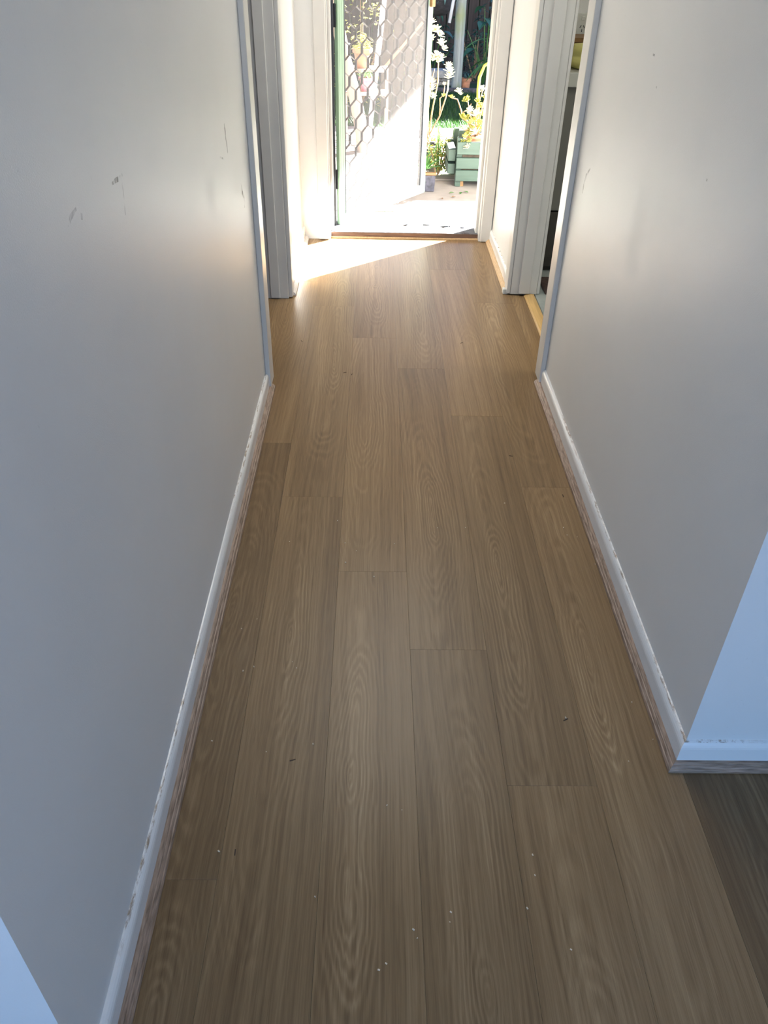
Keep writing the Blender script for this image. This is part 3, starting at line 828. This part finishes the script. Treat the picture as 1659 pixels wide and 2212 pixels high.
# jade plant in the terracotta bowl standing in the planter
jp = pot('terracotta_bowl', (0.715, 6.13, 0.1455), 0.075, 0.062, 'terracotta', 'terracotta bowl of yellow-green jade plant standing on the green planter')
def rosette(nl, L, W, mat, name='leaf_rosette', flat=0.35):
    bm = bmesh.new()
    for i in range(nl):
        a = i * 2.4; t = i / nl
        leaf(bm, (0, 0, 0.004 * t * nl * 0.3), (math.cos(a), math.sin(a), flat + 1.3 * t), L * (1 - .45 * t), W, 0.0, thick=W * .16, n=3, tip=0.1)
    me = obj(name, bm, mat); d = me.data; bpy.data.objects.remove(me); return d
R_pale = rosette(14, 0.045, 0.018, 'leaf_pale'); R_yel = rosette(10, 0.042, 0.026, 'leaf_yellow'); R_fine = rosette(22, 0.05, 0.007, 'leaf_pale')
R_gold = rosette(6, 0.030, 0.024, 'leaf_yellow')
def put_rosette(par, data, loc, sc, tilt=(0, 0)):
    o = link('leaf_rosette', data, par); o.location = Vector(loc) - par.location; o.scale = (sc, sc, sc)
    o.rotation_euler = (tilt[0], tilt[1], rnd(0, 6)); return o
def stem(par, pts, r0, r1, mat='stem'):
    n = len(pts); return obj('stem', tube(bmesh.new(), [Vector(q) - par.location for q in pts], [r0 + (r1 - r0) * i / (n - 1) for i in range(n)], 6), mat, par, True)
base = Vector((0.715, 6.13, 0.20))
jt = [(0.62, 6.05, 0.25), (0.61, 6.03, 0.17), (0.60, 6.10, 0.32), (0.66, 6.08, 0.36), (0.72, 6.05, 0.30), (0.70, 6.1, 0.42), (0.735, 6.12, 0.49), (0.745, 6.15, 0.38), (0.64, 6.15, 0.42),
      (0.70, 6.0, 0.24), (0.66, 6.02, 0.30), (0.76, 6.1, 0.26), (0.65, 5.99, 0.145), (0.63, 6.01, 0.21), (0.75, 6.08, 0.45), (0.69, 6.07, 0.34)]
for i, q in enumerate(jt):
    q = Vector(q); stem(jp, [base, base * .45 + q * .55 + Vector((rnd(-.02, .02), 0, .02)), q], 0.006, 0.0035)
    put_rosette(jp, R_yel if i % 3 else R_pale, q, rnd(.8, 1.15), (rnd(-.7, .7), rnd(-.7, .7)))
    put_rosette(jp, R_yel, base * .3 + q * .7 + Vector((rnd(-.02, .02), rnd(-.02, .02), rnd(-.01, .03))), rnd(.6, .9), (rnd(-1, 1), rnd(-1, 1)))
obj('arching_stem', tube(bmesh.new(), [Vector(q) - jp.location for q in ((0.72, 6.13, 0.20), (0.735, 6.3, 0.34), (0.742, 6.45, 0.45), (0.752, 6.52, 0.52), (0.785, 6.55, 0.59), (0.83, 6.55, 0.62), (0.88, 6.52, 0.60))], [.012, .012, .012, .012, .011, .010, .008], 8), 'leaf_yellow', jp, True)
# bare branching succulent leaning out of the planter
def whitecap(par, loc, pts):
    stem(par, pts, 0.0055, 0.004)
w2 = [(0.70, 6.13, 0.22), (0.66, 6.3, 0.27), (0.63, 6.4, 0.30), (0.615, 6.45, 0.34), (0.60, 6.5, 0.375), (0.557, 6.5, 0.385), (0.53, 6.5, 0.40)]
stem(jp, w2, 0.007, 0.004)
stem(jp, [(0.63, 6.4, 0.30), (0.67, 6.38, 0.33), (0.69, 6.36, 0.37)], 0.005, 0.004)
put_rosette(jp, R_gold, (0.553, 6.5, 0.385), 1.0); put_rosette(jp, R_yel, (0.66, 6.4, 0.375), 0.9)
put_rosette(jp, R_pale, (0.606, 6.5, 0.42), 0.85); put_rosette(jp, R_pale, (0.62, 6.5, 0.405), 0.6)

# tall pale succulent in a pot hidden behind the door
ts = pot('tall_succulent_pot', (0.405, 6.62, GZ + 0.001), 0.10, 0.16, 'slate', 'dark round pot with tall pale flowering succulent stems beside the screen door')
bs = Vector((0.40, 6.60, 0.02))
def tall(pts, ros):
    stem(ts, [bs] + pts, 0.007, 0.0035)
    for loc, d, sc in ros: put_rosette(ts, d, loc, sc, (rnd(-.4, .4), rnd(-.4, .4)))
tall([(0.385, 6.55, 0.25), (0.40, 6.52, 0.45), (0.385, 6.5, 0.62), (0.39, 6.5, 0.76)], [((0.378, 6.5, 0.85), R_pale, 1.0), ((0.385, 6.5, 0.80), R_pale, 1.1), ((0.39, 6.5, 0.755), R_pale, .9)])
tall([(0.42, 6.55, 0.28), (0.45, 6.52, 0.48), (0.445, 6.5, 0.60), (0.44, 6.5, 0.68)], [((0.42, 6.5, 0.80), R_pale, 1.15), ((0.44, 6.5, 0.775), R_pale, 1.0), ((0.46, 6.5, 0.72), R_pale, 1.1), ((0.475, 6.5, 0.69), R_pale, .9)])
tall([(0.37, 6.5, 0.2), (0.38, 6.5, 0.4), (0.42, 6.5, 0.57)], [((0.425, 6.5, 0.64), R_pale, 1.2), ((0.44, 6.5, 0.61), R_pale, 1.1), ((0.405, 6.5, 0.62), R_pale, 1.0), ((0.462, 6.5, 0.635), R_pale, .9)])
tall([(0.39, 6.5, 0.25), (0.375, 6.5, 0.45)], [((0.372, 6.5, 0.51), R_pale, 1.0), ((0.40, 6.5, 0.47), R_fine, 1.0), ((0.41, 6.5, 0.43), R_fine, 1.0), ((0.385, 6.5, 0.40), R_pale, .9), ((0.41, 6.5, 0.38), R_fine, .9)])
stem(ts, [(0.33, 6.5, 0.0), (0.39, 6.5, 0.10), (0.43, 6.5, 0.18), (0.475, 6.5, 0.26), (0.50, 6.5, 0.34), (0.515, 6.5, 0.395)], 0.006, 0.005)
stem(ts, [(0.475, 6.5, 0.26), (0.475, 6.5, 0.32), (0.47, 6.5, 0.38), (0.495, 6.5, 0.40), (0.50, 6.5, 0.46)], 0.005, 0.004)
stem(ts, [(0.515, 6.5, 0.395), (0.525, 6.5, 0.44), (0.525, 6.5, 0.50)], 0.005, 0.006, 'leaf_pale')
for q, sc in (((0.525, 6.5, 0.51), 1.0), ((0.525, 6.5, 0.55), 1.1), ((0.52, 6.5, 0.585), .9), ((0.535, 6.5, 0.53), 1.0)): put_rosette(ts, R_pale, q, sc)
put_rosette(ts, R_gold, (0.497, 6.5, 0.392), 1.0); put_rosette(ts, R_fine, (0.498, 6.5, 0.465), .5)

# dark square pot with a spiky plant, leafy shrub behind it
sq = tag(empty('square_pot', (0.345, 5.93, GZ)), 'dark slate square pot with spiky plant just past the screen door', 'pot')
bm = bmesh.new(); vs = []
box(bm, -0.078, 0.078, -0.075, 0.075, 0.001, 0.112, 0.004)
for v in bm.verts:
    k = 0.93 + 0.07 * v.co.z / 0.112; v.co.x *= k; v.co.y *= k
obj('pot_body', bm, 'slate', sq)
B('rim', -0.083, 0.083, -0.080, 0.080, 0.112, 0.131, 'brown_wood', sq, 0.003)
B('soil_fill', -0.07, 0.07, -0.067, 0.067, 0.125, 0.134, 'soil', sq)
for i in range(26):
    a = i * 2.4; bm = bmesh.new(); leaf(bm, (0.02 * math.cos(a), 0.02 * math.sin(a), 0.133), (math.cos(a), math.sin(a), rnd(.5, 1.6)), rnd(.09, .15), .016, .25, n=4)
    obj('spike_leaf', bm, 'leaf', sq)
t = tag(empty('leafy_shrub', (0.475, 6.35, GZ + 0.004)), 'yellow-green leafy shrub between the dark square pot and the green planter', 'shrub')
for i in range(7):
    a = i * 0.9; q = Vector((0.09 * math.cos(a), 0.07 * math.sin(a), rnd(.16, .26)))
    obj('stem', tube(bmesh.new(), [(0, 0, 0), q * .55, q], [.006, .005, .003], 5), 'stem', t)
foliage(t, 230, .10, .09, .03, .27, .045, .022, 'leaf_yellow', droop=.2)
foliage(t, 150, .10, .09, .02, .22, .045, .018, 'leaf', 'under_foliage', .2)
bm = bmesh.new()
for i in range(9): leaf(bm, (rnd(-.05, .05), rnd(-.04, .04), 0), (rnd(-.2, .35), rnd(-.2, .2), 1), rnd(.26, .42), .014, .05, n=5)
obj('grass_blade', bm, 'leaf', t)
# fallen leaves
for i, (x, y) in enumerate(((0.52, 5.82), (0.60, 5.80), (0.66, 5.84), (0.56, 5.73), (0.45, 5.68))):
    bm = bmesh.new(); leaf(bm, (0, 0, 0), (1, 0, .2), .04, .024, .1, n=3)
    o = tag(obj('fallen_leaf', bm, 'leaf' if i < 3 else 'leaf_dry'), ('green fallen leaf lying on the shaded paving before the green planter' if i < 3 else 'brown dry fallen leaf lying on the paving near the dark square pot'), 'leaf', 'fallen leaves on the paving')
    o.location = (x, y, GZ + 0.005); o.rotation_euler = (0, 0, i * 1.3)

# ---- seen through the screen door
lt = tag(obj('leaning_trunk', tube(bmesh.new(), [(-0.40, 7.1, 1.5), (-0.33, 7.1, 0.9), (-0.25, 7.1, 0.55), (-0.17, 7.1, 0.28), (-0.12, 7.1, 0.05), (-0.10, 7.1, -0.122)], [.045, .048, .05, .052, .055, .06], 12), 'tan', None, True), 'pale brown leaning trunk behind the screen door mesh', 'trunk')
st_ = tag(empty('plant_stand', (-0.05, 7.62, GZ)), 'timber two-tier plant stand behind the screen door', 'stand')
P(st_, 'shelf', -0.28, 0.10, 7.55, 7.80, 0.405, 0.425, 'tan'); P(st_, 'shelf', -0.28, 0.10, 7.30, 7.54, 0.265, 0.285, 'tan')
for lx in (-0.28, 0.075):
    P(st_, 'leg', lx, lx + 0.025, 7.775, 7.80, -0.116, 0.405, 'tan'); P(st_, 'leg', lx, lx + 0.025, 7.545, 7.57, -0.116, 0.405, 'tan'); P(st_, 'leg', lx, lx + 0.025, 7.30, 7.325, -0.116, 0.265, 'tan')
t = pot('terracotta_pot', (-0.12, 7.66, 0.426), 0.075, 0.14, 'terracotta', 'terracotta pot on the upper tier behind the screen door')
foliage(t, 70, .05, .05, .13, .25, .08, .02, 'leaf_yellow')
t = pot('pink_pot', (-0.085, 7.42, 0.286), 0.055, 0.10, 'pink', 'pink glazed pot on the lower tier behind the screen door')
foliage(t, 50, .04, .04, .09, .14, .07, .02, 'leaf')
tag(obj('painted_post', tube(bmesh.new(), [(-0.06, 8.0, -0.13), (0.03, 8.02, 0.65), (0.12, 8.04, 1.5)], [.024, .024, .024], 4), 'white_paint'), 'white painted square post leaning behind the screen door', 'post')
shrub('garden_shrub', (-0.16, 9.25, -0.14), 420, 0.42, 0.22, 1.05, 0.07, 0.03, 'leaf_yellow', 'bright yellow-green shrub seen through the screen mesh')
bc = tag(empty('slatted_crate', (-0.262, 7.70, 0.4255)), 'pale blue slatted crate beside the terracotta pot on the upper tier', 'crate')
for i in range(5): B('slat', -0.05, 0.035, -0.05, 0.05, 0.004 + i * 0.035, 0.030 + i * 0.035, 'blue_paint', bc, 0.002)
gp = tag(empty('board_gate', (0.27, 8.62, -0.14)), 'grey-brown boarded garden gate behind the screen door', 'gate')
for i in range(4): B('board', -0.225 + i * .112, -0.225 + i * .112 + .108, -.01, .01, 0.0, 1.7, 'gate', gp, .002)
B('ledge', -0.22, 0.22, .01, .035, 0.3, 0.38, 'gate', gp); B('ledge', -0.22, 0.22, .01, .035, 1.3, 1.38, 'gate', gp)
bm = bmesh.new(); box(bm, -0.012, 0.012, -.03, -.011, 0, 0.52); o = obj('brace', bm, 'terracotta', gp); o.location = (-0.2, 0, 0.45); o.rotation_euler = (0, 0.75, 0)

# ================================================================== SMALL THINGS INDOORS
# scuffs on the left wall
scuff(wall_left, -0.3896, [(2.223, 0.962), (2.229, 0.936), (2.235, 0.910), (2.238, 0.889)], 0.0080, 'scuff')
scuff(wall_left, -0.3896, [(2.416, 0.770), (2.419, 0.744), (2.451, 0.716), (2.446, 0.693)], 0.0080, 'scuff')
scuff(wall_left, -0.3896, [(1.230, 1.059), (1.251, 1.059), (1.281, 1.056), (1.289, 1.059)], 0.0040, 'scuff')
scuff(wall_left, -0.3896, [(1.281, 1.052), (1.276, 1.032), (1.270, 1.003)], 0.0040, 'scuff_faint')
scuff(wall_left, -0.3896, [(1.026, 1.057), (1.039, 1.065), (1.066, 1.069)], 0.0040, 'scuff_faint')
scuff(wall_left, -0.3896, [(1.081, 1.059), (1.078, 1.051)], 0.0040, 'scuff_faint')
scuff(wall_left, -0.3896, [(0.915, 1.151), (0.916, 1.149)], 0.0030, 'scuff')
scuff(wall_left, -0.3896, [(2.119, 0.904), (2.181, 0.886)], 0.0030, 'scuff_faint')
scuff(wall_right, 0.6396, [(2.540, 0.727), (2.539, 0.752), (2.529, 0.781), (2.494, 0.810)], 0.0060, 'scuff')
scuff(wall_right, 0.6396, [(2.097, 1.149), (2.082, 1.149)], 0.0030, 'scuff')
scuff(wall_right, 0.6396, [(2.030, 1.093), (2.019, 1.092)], 0.0030, 'scuff')
scuff(wall_right, 0.6396, [(1.607, 0.993), (1.599, 0.993)], 0.0030, 'scuff')
for x, y in ((-0.278, 1.407), (-0.311, 1.373), (-0.266, 1.251), (-0.289, 1.238), (-0.179, 1.267), (-0.168, 1.248), (-0.116, 1.038), (-0.211, 1.018), (-0.327, 1.044), (-0.226, 1.713), (-0.072, 1.710), (-0.068, 1.626), (0.065, 1.708), (0.009, 1.569), (-0.097, 1.812), (0.551, 1.791), (0.555, 1.757), (0.582, 1.749), (0.607, 1.630), (0.427, 1.111), (0.583, 1.156), (0.602, 1.056), (0.536, 1.001), (0.037, 0.896), (0.066, 0.886), (-0.273, 0.799), (-0.091, 0.715), (0.021, 0.594), (0.033, 0.604), (0.080, 0.659), (0.086, 0.645), (0.143, 0.672), (0.146, 0.689), (0.305, 0.795), (0.303, 0.756), (0.280, 0.696), (0.343, 0.627), (-0.040, 1.676), (0.397, 1.908), (0.269, 1.786), (0.189, 1.784)):
    bm = box(bmesh.new(), -0.0016, 0.0016, -0.0009, 0.0009, 0.0, 0.0012)
    o = tag(obj('crumb', bm, 'crumb'), 'tiny pale crumb of sawdust lying on the plank floor', 'crumb', 'pale crumbs on the floor')
    o.location = (x, y, 0.0001); o.rotation_euler = (0, 0, rnd(0, 3)); s = rnd(0.6, 1.4); o.scale = (s, s, s)
for x, y in ((-0.108, 2.756), (-0.081, 2.741), (-0.295, 3.037), (0.365, 3.043), (-0.243, 0.797), (-0.155, 0.998), (0.580, 1.950), (0.452, 2.172), (0.426, 1.106)):
    bm = box(bmesh.new(), -0.006, 0.006, -0.001, 0.001, 0.0, 0.001)
    o = tag(obj('splinter', bm, 'crumb_dark'), 'tiny dark splinter lying on the plank floor', 'splinter', 'dark splinters on the floor')
    o.location = (x, y, 0.0001); o.rotation_euler = (0, 0, rnd(0, 3))
